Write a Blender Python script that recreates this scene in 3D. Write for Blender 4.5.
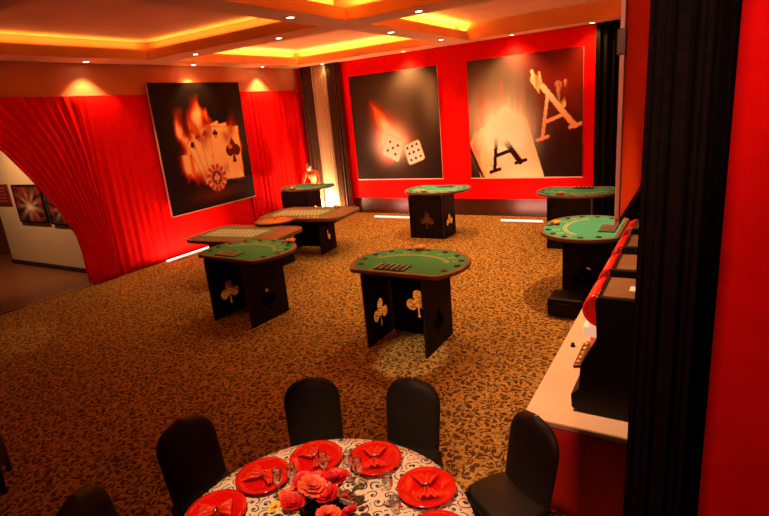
import bpy, bmesh, math, random
import numpy as np
from mathutils import Vector, Matrix, noise
random.seed(7)
PI = math.pi
S = bpy.context.scene
for o in list(bpy.data.objects): bpy.data.objects.remove(o)
COL = S.collection
sin, cos = math.sin, math.cos

# ------------------------------------------------------------------ camera, world, exposure
F, PITCH, ROLL, YAW, EYE = 528.1, .2741, -.0907, -.5546, 2.9
fw = Vector((sin(YAW), cos(YAW), 0)); rt = Vector((cos(YAW), -sin(YAW), 0)); up = Vector((0, 0, 1))
f2 = fw*cos(PITCH) - up*sin(PITCH); u2 = up*cos(PITCH) + fw*sin(PITCH)
r2 = rt*cos(ROLL) + u2*sin(ROLL); u3 = u2*cos(ROLL) - rt*sin(ROLL)
cam = bpy.data.cameras.new('camera'); co = bpy.data.objects.new('camera', cam); COL.objects.link(co)
co.matrix_world = Matrix(((r2.x, u3.x, -f2.x, 0), (r2.y, u3.y, -f2.y, 0), (r2.z, u3.z, -f2.z, EYE), (0, 0, 0, 1)))
cam.sensor_width = 36; cam.lens = F/769*36; cam.clip_start = .05; S.camera = co
w = bpy.data.worlds.new('world'); S.world = w; w.use_nodes = True
w.node_tree.nodes['Background'].inputs[0].default_value = (.55, .16, .06, 1)
w.node_tree.nodes['Background'].inputs[1].default_value = .012
S.view_settings.view_transform = 'Standard'; S.view_settings.look = 'None'
S.view_settings.gamma = 1; S.view_settings.use_curve_mapping = False
S.view_settings.exposure = 0.45
WARM = (1, .52, .2); COVE = (1, .46, .07); REDL = (1, .12, .04)

def lamp(kind, name, loc, power, color, target=None, size=60, blend=.6, soft=.06, sx=1, sy=.05):
    l = bpy.data.lights.new(name, kind); l.energy = power; l.color = color
    o = bpy.data.objects.new(name, l); COL.objects.link(o); o.location = loc
    d = Vector(target) - Vector(loc) if target else Vector((0, 0, -1))
    o.rotation_euler = d.to_track_quat('-Z', 'Y').to_euler()
    if kind == 'SPOT': l.spot_size = math.radians(size); l.spot_blend = blend; l.shadow_soft_size = soft
    if kind == 'AREA': l.shape = 'RECTANGLE'; l.size = sx; l.size_y = sy
    return o
CEIL = 4.26; LEDGE = 4.44; TOPC = 4.61
COFFERS = [(-9.72, -5.42, 3.3, 7.4), (-4.87, -.7, 3.3, 7.4), (-9.72, -5.42, 8.05, 12.15), (-4.87, -.7, 8.05, 12.35)]
for (x0, x1, y0, y1) in COFFERS:       # light strips lying on the coffer ledges
    k = .28 if (x0, y0) == (-9.72, 3.3) else (.95 if y0 < 4 else 1.35)
    for (cx, cy, L, rz) in (((x0+x1)/2, y0-.08, x1-x0, 0), ((x0+x1)/2, y1+.08, x1-x0, 0), (x0-.08, (y0+y1)/2, y1-y0, PI/2), (x1+.08, (y0+y1)/2, y1-y0, PI/2)):
        l = lamp('AREA', 'cove_light', (cx, cy, LEDGE+.03), 13*L*k, COVE, (cx, cy, 9), sx=L, sy=.05)
        l.rotation_euler = (PI, 0, rz)
DOWN = [(-5.15, 4.1), (-5.15, 6.38), (-5.15, 9.27), (-5.15, 11.5), (-8.72, 7.74), (-6.56, 7.74), (-3.8, 7.74), (-1.25, 7.72)]
WASH = [(-10.22, 3.85), (-10.22, 6.40), (-10.22, 8.95), (-10.22, 11.25), (-9.3, 12.66), (-6.72, 12.66), (-3.93, 12.66), (-2.2, 12.66)]
for i, (x, y) in enumerate(DOWN):
    lamp('SPOT', 'downlight_beam', (x, y, CEIL-.04), (5, 60, 330, 360, 50, 180, 320, 560)[i], WARM, size=104, blend=1, soft=.05)
for i, (x, y) in enumerate(WASH):
    lamp('SPOT', 'washer_beam', (x, y, CEIL-.04), (30, 95, 190, 140, 12, 330, 330, 90)[i], WARM, size=(98 if x < -10 else 116), blend=(.55 if x < -10 else 1), soft=.04)
# unseen spots for table and counter, plus added ones for curtain, panel and carpet
lamp('SPOT', 'unseen_spot', (-1.5, 1.2, 4.2), 380, (1, .6, .34), (-1.62, 1.95, .75), size=38, blend=.45, soft=.05)
lamp('SPOT', 'unseen_spot', (-1.6, 3.4, 4.2), 420, (1, .55, .28), (-.75, 4.2, .75), size=50, blend=.8, soft=.05)
lamp('SPOT', 'unseen_spot', (1.2, .3, 4.1), 300, (1, .3, .2), (.9, 2.4, 2.2), size=90, blend=.9, soft=.2)  # added to brighten the deep red curtain
lamp('SPOT', 'unseen_spot', (-.35, .6, 4.1), 130, (1, .45, .25), (-.42, 3.6, 2.5), size=44, blend=.8, soft=.08)  # added to light the panel edges and slot machine tops
lamp('SPOT', 'unseen_spot', (-2.3, 1.0, 4.15), 850, (1, .74, .42), (-2.88, 5.05, 0), size=9.5, blend=.6, soft=.03)  # added to throw the pale patch on the carpet under the centre table
lamp('SPOT', 'unseen_spot', (-10.2, 3.85, 4.2), 60, (1, .55, .25), (-8.9, 3.35, 0), size=20, blend=.5, soft=.03)  # added for the wedge of light on the left-hand carpet
lamp('SPOT', 'corridor_beam', (-12.6, 4.9, 3.4), 190, (1, .5, .2), (-13, 6.1, 1.4), size=120, blend=.8, soft=.05)

# ------------------------------------------------------------------ materials
def mat(name, col, rough=.6, metal=0, **k):
    m = bpy.data.materials.new(name); m.use_nodes = True; b = m.node_tree.nodes['Principled BSDF']
    b.inputs['Base Color'].default_value = (*col, 1); b.inputs['Roughness'].default_value = rough; b.inputs['Metallic'].default_value = metal
    for n, v in k.items(): b.inputs[n.replace('_', ' ')].default_value = v
    return m
def nodes(m): return m.node_tree.nodes, m.node_tree.links, m.node_tree.nodes['Principled BSDF']
def noisy(name, c1, c2, scale=8, rough=.6, bump=0, stretch=(1, 1, 1), metal=0, detail=4, **k):
    m = mat(name, c1, rough, metal, **k); N, L, b = nodes(m)
    t = N.new('ShaderNodeTexCoord'); mp = N.new('ShaderNodeMapping'); mp.inputs['Scale'].default_value = stretch
    n = N.new('ShaderNodeTexNoise'); n.inputs['Scale'].default_value = scale; n.inputs['Detail'].default_value = detail
    r = N.new('ShaderNodeValToRGB'); r.color_ramp.elements[0].position = .35; r.color_ramp.elements[1].position = .65
    r.color_ramp.elements[0].color = (*c1, 1); r.color_ramp.elements[1].color = (*c2, 1)
    L.new(t.outputs['Object'], mp.inputs[0]); L.new(mp.outputs[0], n.inputs['Vector']); L.new(n.outputs[0], r.inputs[0]); L.new(r.outputs[0], b.inputs['Base Color'])
    if bump:
        bp = N.new('ShaderNodeBump'); bp.inputs['Strength'].default_value = bump; bp.inputs['Distance'].default_value = .01
        L.new(n.outputs[0], bp.inputs['Height']); L.new(bp.outputs[0], b.inputs['Normal'])
    return m
def emit(name, col, s):
    m = mat(name, (0, 0, 0)); b = nodes(m)[2]
    b.inputs['Emission Color'].default_value = (*col, 1); b.inputs['Emission Strength'].default_value = s; return m
def M_(N, L, op, a, b=None, c=None):
    n = N.new('ShaderNodeMath'); n.operation = op
    for i, v in enumerate((a, b, c)):
        if v is None: continue
        if isinstance(v, (int, float)): n.inputs[i].default_value = v
        else: L.new(v, n.inputs[i])
    return n.outputs[0]
def scroll(m, scale, turns, thick, ca, cb, fray=.0, extra=None, warp=.25):
    """curling scroll-work: one spiral in each Voronoi cell, plus the cell outlines"""
    N, L, b = nodes(m)
    t = N.new('ShaderNodeTexCoord'); nz = N.new('ShaderNodeTexNoise'); nz.inputs['Scale'].default_value = scale*.6
    L.new(t.outputs['Object'], nz.inputs['Vector'])
    sb = N.new('ShaderNodeVectorMath'); sb.operation = 'SUBTRACT'; L.new(nz.outputs['Color'], sb.inputs[0]); sb.inputs[1].default_value = (.5, .5, .5)
    sc = N.new('ShaderNodeVectorMath'); sc.operation = 'SCALE'; L.new(sb.outputs[0], sc.inputs[0]); sc.inputs['Scale'].default_value = warp/scale*2
    ad = N.new('ShaderNodeVectorMath'); L.new(t.outputs['Object'], ad.inputs[0]); L.new(sc.outputs[0], ad.inputs[1])
    v = N.new('ShaderNodeTexVoronoi'); v.voronoi_dimensions = '2D'; v.inputs['Scale'].default_value = scale; L.new(ad.outputs[0], v.inputs['Vector'])
    df = N.new('ShaderNodeVectorMath'); df.operation = 'SUBTRACT'; L.new(ad.outputs[0], df.inputs[0]); L.new(v.outputs['Position'], df.inputs[1])
    sp = N.new('ShaderNodeSeparateXYZ'); L.new(df.outputs[0], sp.inputs[0])
    ang = M_(N, L, 'DIVIDE', M_(N, L, 'ARCTAN2', sp.outputs[1], sp.outputs[0]), 2*PI)
    cs = N.new('ShaderNodeSeparateColor'); L.new(v.outputs['Color'], cs.inputs[0])
    sgn = M_(N, L, 'SUBTRACT', M_(N, L, 'MULTIPLY', M_(N, L, 'GREATER_THAN', cs.outputs[0], .5), 2), 1)
    ph = M_(N, L, 'ADD', M_(N, L, 'MULTIPLY', ang, sgn), M_(N, L, 'ADD', cs.outputs[1], M_(N, L, 'MULTIPLY', v.outputs['Distance'], turns)))
    fr = M_(N, L, 'ABSOLUTE', M_(N, L, 'SUBTRACT', M_(N, L, 'FRACT', ph), .5))
    spi = M_(N, L, 'LESS_THAN', fr, thick)
    ve = N.new('ShaderNodeTexVoronoi'); ve.voronoi_dimensions = '2D'; ve.feature = 'DISTANCE_TO_EDGE'; ve.inputs['Scale'].default_value = scale; L.new(ad.outputs[0], ve.inputs['Vector'])
    ins = M_(N, L, 'GREATER_THAN', ve.outputs['Distance'], .06)
    mask = M_(N, L, 'MULTIPLY', spi, ins)
    dot = M_(N, L, 'LESS_THAN', v.outputs['Distance'], .13)
    mask = M_(N, L, 'MAXIMUM', mask, dot)
    mx = N.new('ShaderNodeMix'); mx.data_type = 'RGBA'; L.new(mask, mx.inputs[0]); mx.inputs[6].default_value = (*ca, 1); mx.inputs[7].default_value = (*cb, 1)
    out = mx.outputs[2]
    if extra:
        n2 = N.new('ShaderNodeTexNoise'); n2.inputs['Scale'].default_value = extra; n2.inputs['Detail'].default_value = 6; L.new(t.outputs['Object'], n2.inputs['Vector'])
        r = N.new('ShaderNodeValToRGB'); r.color_ramp.elements[0].position = .3; r.color_ramp.elements[0].color = (.45, .4, .35, 1); r.color_ramp.elements[1].position = .7; r.color_ramp.elements[1].color = (1.3, 1.3, 1.3, 1)
        L.new(n2.outputs[0], r.inputs[0])
        m2 = N.new('ShaderNodeMix'); m2.data_type = 'RGBA'; m2.blend_type = 'MULTIPLY'; m2.inputs[0].default_value = 1; L.new(out, m2.inputs[6]); L.new(r.outputs[0], m2.inputs[7]); out = m2.outputs[2]
    L.new(out, b.inputs['Base Color'])
    return m
carpet = scroll(mat('carpet_pile', (.4, .25, .1), .95, Specular_IOR_Level=.1), 11, 1.3, .24, (.36, .225, .055), (.085, .04, .010), extra=30, warp=1.1)
cloth_m = scroll(mat('scroll_cloth', (.8, .7, .6), .75), 13, 2.6, .13, (.74, .62, .45), (.015, .012, .01))
vcol = mat('print', (1, 1, 1), .5, Specular_IOR_Level=.08); _N, _L, _b = nodes(vcol); _a = _N.new('ShaderNodeVertexColor'); _a.layer_name = 'Col'; _L.new(_a.outputs[0], _b.inputs['Base Color'])
ceil_m = noisy('ceiling_paint', (.60, .27, .11), (.64, .30, .13), 2, .8)
bulk_m = noisy('bulkhead_paint', (.60, .22, .08), (.64, .25, .10), 2, .7)
red_m = noisy('red_fabric', (.72, .003, .001), (.82, .004, .002), 30, .9, .15, (1, 1, .2), Specular_IOR_Level=.05)
redw_m = noisy('red_wall_cloth', (.76, .003, .001), (.82, .004, .002), 14, .9, Specular_IOR_Level=.05)
deepred_m = noisy('deep_red_fabric', (.42, .002, .002), (.48, .003, .003), 9, .9, Specular_IOR_Level=.05)
black_m = noisy('black_drape_cloth', (.003, .0022, .002), (.006, .004, .003), 30, .9, Specular_IOR_Level=.08)
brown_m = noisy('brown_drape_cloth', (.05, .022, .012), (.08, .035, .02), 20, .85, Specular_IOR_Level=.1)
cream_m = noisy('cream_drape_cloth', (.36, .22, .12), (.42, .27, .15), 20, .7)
chair_m = noisy('black_stretch_fabric', (.011, .009, .006), (.016, .012, .008), 40, .55, Specular_IOR_Level=.3)
ply_m = noisy('black_painted_board', (.006, .004, .003), (.011, .006, .005), 12, .6, Specular_IOR_Level=.1)
edge_m = noisy('board_edge', (.10, .06, .035), (.14, .08, .05), 20, .5)
felt_m = noisy('green_felt', (.025, .25, .09), (.035, .29, .11), 60, .9)
teal_m = noisy('blue_green_felt', (.025, .27, .19), (.035, .31, .23), 60, .9)
layout_m = noisy('roulette_felt', (.07, .20, .09), (.10, .25, .12), 40, .9)
rim_m = noisy('brown_padded_rim', (.13, .05, .03), (.17, .07, .04), 20, .45)
wood_m = noisy('brown_table_wood', (.14, .07, .035), (.20, .10, .05), 6, .4, 0, (1, 6, 1))
yel_m = mat('yellow_print', (.75, .62, .14), .8)
wht_m = mat('white_print', (.75, .70, .55), .8)
blk_m = mat('black_plastic', (.004, .004, .004), .5, Specular_IOR_Level=.15)
blk2_m = noisy('black_lacquer', (.005, .004, .003), (.008, .006, .004), 7, .4, Specular_IOR_Level=.2)
gold_m = noisy('golden_metal', (.75, .36, .06), (.85, .45, .1), 12, .3, metal=.6)
metal_m = noisy('brushed_steel', (.45, .40, .36), (.55, .5, .45), 9, .25, metal=1)
frame_m = noisy('pale_aluminium', (.75, .50, .40), (.8, .55, .45), 9, .4)
white_m = noisy('white_counter_cloth', (.74, .50, .33), (.78, .54, .36), 3, .6)
wwall_m = noisy('white_wall_paint', (.66, .52, .38), (.70, .55, .40), 2, .7)
floorw_m = noisy('brown_wood_floor', (.16, .06, .03), (.24, .09, .045), 3, .35, 0, (1, 8, 1))
redpl_m = noisy('red_glazed_plate', (.58, .004, .002), (.64, .006, .003), 5, .10)
nap_m = noisy('red_satin_napkin', (.68, .022, .007), (.78, .05, .016), 22, .3)
pet1 = noisy('deep_red_petal', (.55, .005, .008), (.7, .01, .012), 30, .5)
pet2 = noisy('coral_petal', (.80, .06, .03), (.88, .15, .06), 30, .5)
pet3 = noisy('yellow_petal', (.9, .55, .04), (.9, .65, .08), 30, .5)
leaf_m = noisy('dark_leaf', (.01, .03, .008), (.02, .05, .012), 20, .5)
glass_m = mat('clear_glass', (1, .95, .92), .02)
_N, _L, _b = nodes(glass_m); _t = _N.new('ShaderNodeBsdfTransparent'); _t.inputs[0].default_value = (1, .98, .97, 1); _g = _N.new('ShaderNodeBsdfGlossy'); _g.inputs['Roughness'].default_value = .08
_w = _N.new('ShaderNodeLayerWeight'); _w.inputs[0].default_value = .4; _m = _N.new('ShaderNodeMixShader')
_L.new(_w.outputs['Facing'], _m.inputs[0]); _L.new(_t.outputs[0], _m.inputs[1]); _L.new(_g.outputs[0], _m.inputs[2]); _L.new(_m.outputs[0], _N['Material Output'].inputs[0])
acry_m = mat('red_acrylic', (.8, .2, .08), .15)
_N, _L, _b = nodes(acry_m); _t = _N.new('ShaderNodeBsdfTranslucent'); _t.inputs[0].default_value = (1, .30, .10, 1); _m = _N.new('ShaderNodeMixShader'); _m.inputs[0].default_value = .6
_L.new(_b.outputs[0], _m.inputs[1]); _L.new(_t.outputs[0], _m.inputs[2]); _L.new(_m.outputs[0], _N['Material Output'].inputs[0])
bulb_m = emit('downlight_glow', (1, .8, .55), 14)
tube_m = emit('tube_glow', (1, .62, .5), 1.3)
skin_m = noisy('skin', (.55, .28, .17), (.6, .32, .2), 8, .6)
hair_m = noisy('dark_hair', (.015, .01, .008), (.03, .02, .015), 40, .6)
orange_m = noisy('orange_shirt_cloth', (.75, .16, .06), (.8, .22, .09), 14, .8)
darkcl_m = noisy('dark_trouser_cloth', (.02, .015, .012), (.03, .02, .018), 14, .8)
scr_m = emit('machine_screen_glow', (1, .12, .04), .5)
marq_m = mat('red_marquee_plastic', (.85, .01, .005), .2, Emission_Color=(1, .01, .005, 1), Emission_Strength=.15)

# ------------------------------------------------------------------ mesh helpers
class MB:
    def __init__(s): s.v = []; s.f = []; s.sm = []
    def add(s, v, f, smooth=False):
        n = len(s.v); s.v += [tuple(p) for p in v]; s.f += [tuple(n+i for i in q) for q in f]; s.sm += [smooth]*len(f); return s
    def box(s, x0, x1, y0, y1, z0, z1):
        v = [(x, y, z) for z in (z0, z1) for y in (y0, y1) for x in (x0, x1)]
        return s.add(v, [(0, 2, 3, 1), (4, 5, 7, 6), (0, 1, 5, 4), (2, 6, 7, 3), (0, 4, 6, 2), (1, 3, 7, 5)])
    def lathe(s, prof, n=24, c=(0, 0, 0), caps=True):
        v = []; f = []
        for r, z in prof:
            for i in range(n):
                a = 2*PI*i/n; v.append((c[0]+r*cos(a), c[1]+r*sin(a), c[2]+z))
        for k in range(len(prof)-1):
            for i in range(n):
                j = (i+1) % n; f.append((k*n+i, k*n+j, (k+1)*n+j, (k+1)*n+i))
        if caps: f.append(tuple(range(n-1, -1, -1))); f.append(tuple((len(prof)-1)*n+i for i in range(n)))
        return s.add(v, f, True)
    def prism(s, poly, z0, z1, smooth=False):
        n = len(poly); v = [(x, y, z0) for x, y in poly]+[(x, y, z1) for x, y in poly]
        return s.add(v, [tuple(range(n-1, -1, -1)), tuple(range(n, 2*n))]+[(i, (i+1) % n, n+(i+1) % n, n+i) for i in range(n)])
    def ring(s, po, pi, z0, z1):
        n = len(po); v = [(x, y, z0) for x, y in po]+[(x, y, z1) for x, y in po]+[(x, y, z0) for x, y in pi]+[(x, y, z1) for x, y in pi]; f = []
        for i in range(n):
            j = (i+1) % n
            f += [(i, j, n+j, n+i), (n+i, n+j, 3*n+j, 3*n+i), (2*n+j, 2*n+i, 3*n+i, 3*n+j), (j, i, 2*n+i, 2*n+j)]
        return s.add(v, f)
    def tube(s, pts, r, n=8):
        P = [Vector(p) for p in pts]; v = []; f = []
        for i, p in enumerate(P):
            t = (P[min(i+1, len(P)-1)]-P[max(i-1, 0)]).normalized(); a = t.orthogonal().normalized()
            if i and abs(t.dot(pa)) < .99: a = (pa - t*pa.dot(t)).normalized()
            pa = a; b = t.cross(a); rr = r[i] if isinstance(r, (list, tuple)) else r
            for k in range(n): q = 2*PI*k/n; v.append(p+a*rr*cos(q)+b*rr*sin(q))
        for i in range(len(P)-1):
            for k in range(n): j = (k+1) % n; f.append((i*n+k, i*n+j, (i+1)*n+j, (i+1)*n+k))
        f += [tuple(range(n-1, -1, -1)), tuple((len(P)-1)*n+k for k in range(n))]
        return s.add(v, f, True)
    def grid(s, fn, nu, nv, smooth=True, flip=False):
        v = [fn(i/nu, j/nv) for j in range(nv+1) for i in range(nu+1)]
        f = [(j*(nu+1)+i, j*(nu+1)+i+1, (j+1)*(nu+1)+i+1, (j+1)*(nu+1)+i) for j in range(nv) for i in range(nu)]
        if flip: f = [q[::-1] for q in f]
        return s.add(v, f, smooth)
    def build(s, name, m, parent=None, bevel=0, sub=0, solid=0):
        me = bpy.data.meshes.new(name); me.from_pydata(s.v, [], s.f); me.update()
        b = bmesh.new(); b.from_mesh(me); bmesh.ops.recalc_face_normals(b, faces=b.faces); b.to_mesh(me); b.free()
        me.polygons.foreach_set('use_smooth', s.sm); me.materials.append(m)
        o = bpy.data.objects.new(name, me); COL.objects.link(o)
        if parent: o.parent = parent
        if solid: md = o.modifiers.new('solid', 'SOLIDIFY'); md.thickness = solid; md.offset = 0
        if bevel: md = o.modifiers.new('bevel', 'BEVEL'); md.width = bevel; md.segments = 2; md.limit_method = 'ANGLE'
        if sub: md = o.modifiers.new('sub', 'SUBSURF'); md.levels = sub; md.render_levels = sub
        return o
def tag(o, label, cat, group=None):
    o['label'] = label; o['category'] = cat
    if group: o['group'] = group
    return o
def thing(name, label, cat, loc=(0, 0, 0), rz=0, group=None):
    o = bpy.data.objects.new(name, None); COL.objects.link(o); o.location = loc; o.rotation_euler = (0, 0, rz); o.empty_display_size = .1
    return tag(o, label, cat, group)
def struct(name, mb, m, **k):
    o = mb.build(name, m, **k); o['kind'] = 'structure'; return o
def dup(root, loc, rz, label):
    r = root.copy(); COL.objects.link(r); r.location = loc; r.rotation_euler = (0, 0, rz); r['label'] = label
    for ch in list(root.children):
        c = ch.copy(); COL.objects.link(c); c.parent = r
        for g in list(ch.children): d = g.copy(); COL.objects.link(d); d.parent = c
    return r
bx = lambda *a: MB().box(*a)
def paint(name, W, H, nx, ny, fn, parent, place):
    """a flat print: grid of painted colours. fn(u,v)->rgb arrays, u right, v up (0..1); place(u,v)->xyz"""
    us = (np.arange(nx+1)/nx); vs = (np.arange(ny+1)/ny); U, V = np.meshgrid(us, vs)
    rgb = np.clip(fn(U, V), 0, 1)
    mb = MB().grid(lambda u, v: place(u, v), nx, ny, smooth=False)
    o = mb.build(name, vcol, parent); at = o.data.color_attributes.new('Col', 'FLOAT_COLOR', 'POINT')
    c = np.ones((rgb.shape[0]*rgb.shape[1], 4)); c[:, :3] = rgb.reshape(-1, 3); at.data.foreach_set('color', c.ravel().astype(np.float32))
    return o

# ------------------------------------------------------------------ room shell
XL, YB = -10.5, 13.0
struct('floor', bx(XL, 3, -3, YB, -.1, 0), carpet)
struct('floor_corridor', bx(-17, XL, -1, 12, -.1, -.004), floorw_m)
struct('trim_1', bx(XL-.03, XL+.03, 2.0, 5.6, -.01, .012), metal_m)
struct('ceiling', bx(XL-.3, 3, -3, YB+.2, TOPC, TOPC+.1), ceil_m)
xs = [XL, -9.72, -5.42, -4.87, -.7, 3.0]; ys = [-3, 3.3, 7.4, 8.05, 12.15, YB]
SB = .22
def band(n, x0, x1, y0, y1, ins):   # a beam: wide ledge below, narrow core above (ins = set back on x0,x1,y0,y1)
    m = bx(x0, x1, y0, y1, CEIL, LEDGE); m.box(x0+ins[0], x1-ins[1], y0+ins[2], y1-ins[3], LEDGE, TOPC+.02)
    struct('trim_%d' % n, m, ceil_m)
band(2, XL, -9.72, 3.3, YB, (0, SB, 0, 0)); band(3, -5.42, -4.87, 3.3, 7.4, (SB, SB, 0, 0)); band(4, -5.42, -4.87, 8.05, 12.15, (SB, SB, 0, 0))
band(5, -9.72, -.7, 7.4, 8.05, (-SB, -SB, SB, SB)); band(6, -9.72, -4.87, 12.15, YB, (-SB, 0, SB, 0)); band(7, -4.87, -.7, 12.35, YB, (0, -SB, SB-.2, 0)); band(8, XL, 3, -3, 3.3, (0, 0, 0, SB)); band(9, -.7, 3, 3.3, YB, (SB, 0, 0, 0))
struct('wall_back', bx(XL-.3, 3, YB, YB+.2, 0, TOPC), redw_m)
struct('trim_10', bx(-8.85, -2.15, YB-.09, YB, .44, CEIL-.001), redw_m, bevel=.01)
struct('baseboard_back', bx(-8.85, -2.15, YB-.06, YB, 0, .44), noisy('dark_skirting_board', (.05, .012, .005), (.07, .018, .007), 5, .38))
struct('wall_left', bx(XL-.3, XL, -3, YB, 3.66, CEIL+.3), bulk_m)
struct('wall_left_lower', bx(XL-.3, XL, 5.75, YB, 0, 3.66), redw_m)
struct('trim_11', bx(XL, XL+.03, 2, YB-.01, 3.645, 3.675), bulk_m)
struct('wall_corridor', bx(-14.75, XL-.3, 6.15, 6.3, 0, 3.66), wwall_m)
struct('baseboard_corridor', bx(-14.75, XL-.3, 6.12, 6.15, 0, .1), noisy('dark_baseboard', (.02, .01, .008), (.03, .015, .01), 8, .5))
struct('wall_corridor_end', bx(-16.4, -16.2, -1, 12, 0, 3.66), mat('deep_brown_wall', (.10, .02, .012), .8))
struct('ceiling_corridor', bx(-17, XL-.3, -1, 12, 3.66, 3.76), ceil_m)

# ------------------------------------------------------------------ drapes
def drape(name, label, cat, p0, p1, z0, z1, m, folds, amp, seed=0, nrm=None, group=None, flare=0):
    a, b = Vector(p0), Vector(p1); L = (b-a).length; t = (b-a)/L; n = Vector((-t.y, t.x))
    rn = random.Random(seed); ph = [rn.random()*6.3 for _ in range(6)]
    def fn(u, v):
        s = sin(2*PI*folds*u+ph[0]+.6*sin(2*PI*folds*.31*u+ph[1]))*amp*(.55+.45*sin(2*PI*folds*.23*u+ph[2]))+amp*.35*sin(2*PI*folds*2.3*u+ph[3])
        s *= (.75+.35*(1-v)); p = a+t*(L*(u+flare*(1-v)*(u-.5)))+n*s
        return (p.x, p.y, z0+(z1-z0)*v)
    o = MB().grid(fn, int(folds*14)+8, 14).build(name, m, solid=.008)
    return tag(o, label, cat, group)
# tied-back curtain over the opening
LE = [(0.0, 5.60), (.06, 5.57), (.5, 5.55), (1.07, 5.49), (1.66, 5.26), (2.23, 4.96), (2.8, 4.61), (3.66, 3.7)]
def swoop(u, v):
    z = .01+3.64*v; yl = np.interp(z, [p[0] for p in LE], [p[1] for p in LE]); yr = 6.30 - .10*(1-v)
    s = .030+.020*sin(2*PI*12*u+.9*sin(9*u))+.006*sin(2*PI*29*u)
    return (XL+.10+s, yl+(yr-yl)*u, z)
tag(MB().grid(swoop, 220, 24).build('gathered_curtain', red_m, solid=.008), 'red gathered curtain swept aside over the corridor opening', 'curtain')
drape('wall_drape', 'red wall drape with soft folds between the swept curtain and the flaming cards poster', 'drape', (XL+.09, 6.28), (XL+.05, 7.5), .01, 3.65, red_m, 3, .016, 3)
drape('wall_drape', 'smooth stretch of red wall drape directly behind the flaming cards poster', 'drape', (XL+.04, 7.5), (XL+.04, 10.35), .01, 3.65, red_m, 3, .008, 5)
drape('wall_drape', 'pleated red wall drape between the flaming cards poster and the dark corner curtain', 'drape', (XL+.07, 10.35), (XL+.07, YB-.1), .01, 3.65, red_m, 13, .018, 6)
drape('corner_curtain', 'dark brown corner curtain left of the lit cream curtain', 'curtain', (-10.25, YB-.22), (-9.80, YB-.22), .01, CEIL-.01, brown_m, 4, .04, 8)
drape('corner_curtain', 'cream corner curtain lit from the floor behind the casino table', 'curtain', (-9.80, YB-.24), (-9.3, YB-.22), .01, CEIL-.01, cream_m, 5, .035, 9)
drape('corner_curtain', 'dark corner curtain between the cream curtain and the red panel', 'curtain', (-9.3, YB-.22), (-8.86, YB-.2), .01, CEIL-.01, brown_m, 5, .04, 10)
drape('back_curtain', 'black curtain on the back wall right of the flaming aces poster', 'curtain', (-2.14, YB-.2), (-.1, YB-.2), .01, CEIL-.01, black_m, 12, .05, 11)
drape('side_curtain', 'long black curtain running behind the row of slot machines', 'curtain', (-.06, 2.75), (-.06, YB-.25), .01, CEIL-.01, black_m, 40, .035, 12)
drape('front_curtain', 'black curtain in the foreground beside the deep red one', 'curtain', (-.215, 2.6), (.105, 2.6), .01, 4.2, black_m, 4, .03, 13, flare=.22)
drape('front_curtain', 'deep red curtain at the right edge, next to the black one', 'curtain', (.085, 2.45), (1.9, 2.1), .01, 4.2, deepred_m, 2.2, .02, 14)

# ------------------------------------------------------------------ lamps you can see
def downlight(x, y, label, i):
    t = thing('downlight', label, 'light', (x, y, CEIL), 0, None)
    MB().lathe([(.060, -.012), (.075, -.008), (.08, 0), (.055, 0), (.05, -.006)], 20, caps=False).build('trim_ring', frame_m, t)
    MB().lathe([(.052, -.007), (.045, -.004)], 20).build('lens', bulb_m, t)
DL = ['ceiling downlight on the beam, nearest the top edge', 'ceiling downlight on the long beam just before the beam crossing', 'ceiling downlight on the long beam just past the crossing',
      'ceiling downlight where the long beam meets the back soffit', 'ceiling downlight at the left end of the cross beam', 'ceiling downlight on the cross beam, just left of the crossing', 'ceiling downlight on the cross beam, right of the crossing', 'ceiling downlight on the cross beam above the slot machine counter']
for i, (x, y) in enumerate(DOWN): downlight(x, y, DL[i], i)
WL = ['soffit downlight furthest left, over the corridor opening', 'soffit downlight above the swept red curtain', 'soffit downlight above the flaming cards poster', 'soffit downlight above the red drape near the corner',
      'soffit downlight above the corner curtains', 'soffit downlight above the flaming dice poster', 'soffit downlight above the flaming aces poster', 'soffit downlight above the black curtain on the back wall']
for i, (x, y) in enumerate(WASH): downlight(x, y, WL[i], i)
def floor_tube(loc, rz, L, label):
    t = thing('floor_light_bar', label, 'light', loc, rz, None)
    bx(-L/2, L/2, -.04, .04, 0, .03).build('housing', frame_m, t, bevel=.005)
    MB().tube([(-L/2+.02, 0, .05), (L/2-.02, 0, .05)], .024, 10).build('tube', tube_m, t)
    lamp('AREA', 'bar_glow', (loc[0], loc[1], .09), 26*L, (1, .42, .3), (loc[0]+(-.5 if rz else 0), loc[1]+(0 if rz else .6), 2.5), sx=L, sy=.05).rotation_euler.z += 0
floor_tube((-10.2, 8.0, 0), PI/2, 1.6, 'white light bar on the floor under the flaming cards poster')
floor_tube((-7.2, 12.25, 0), 0, 1.2, 'white light bar on the floor under the flaming dice poster')
floor_tube((-3.65, 12.25, 0), 0, 1.05, 'white light bar on the floor under the flaming aces poster')
lamp('AREA', 'corner_uplight', (-9.5, 12.4, .1), 150, (1, .62, .32), (-9.58, 12.75, 1.5), sx=.3, sy=.1)

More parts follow.
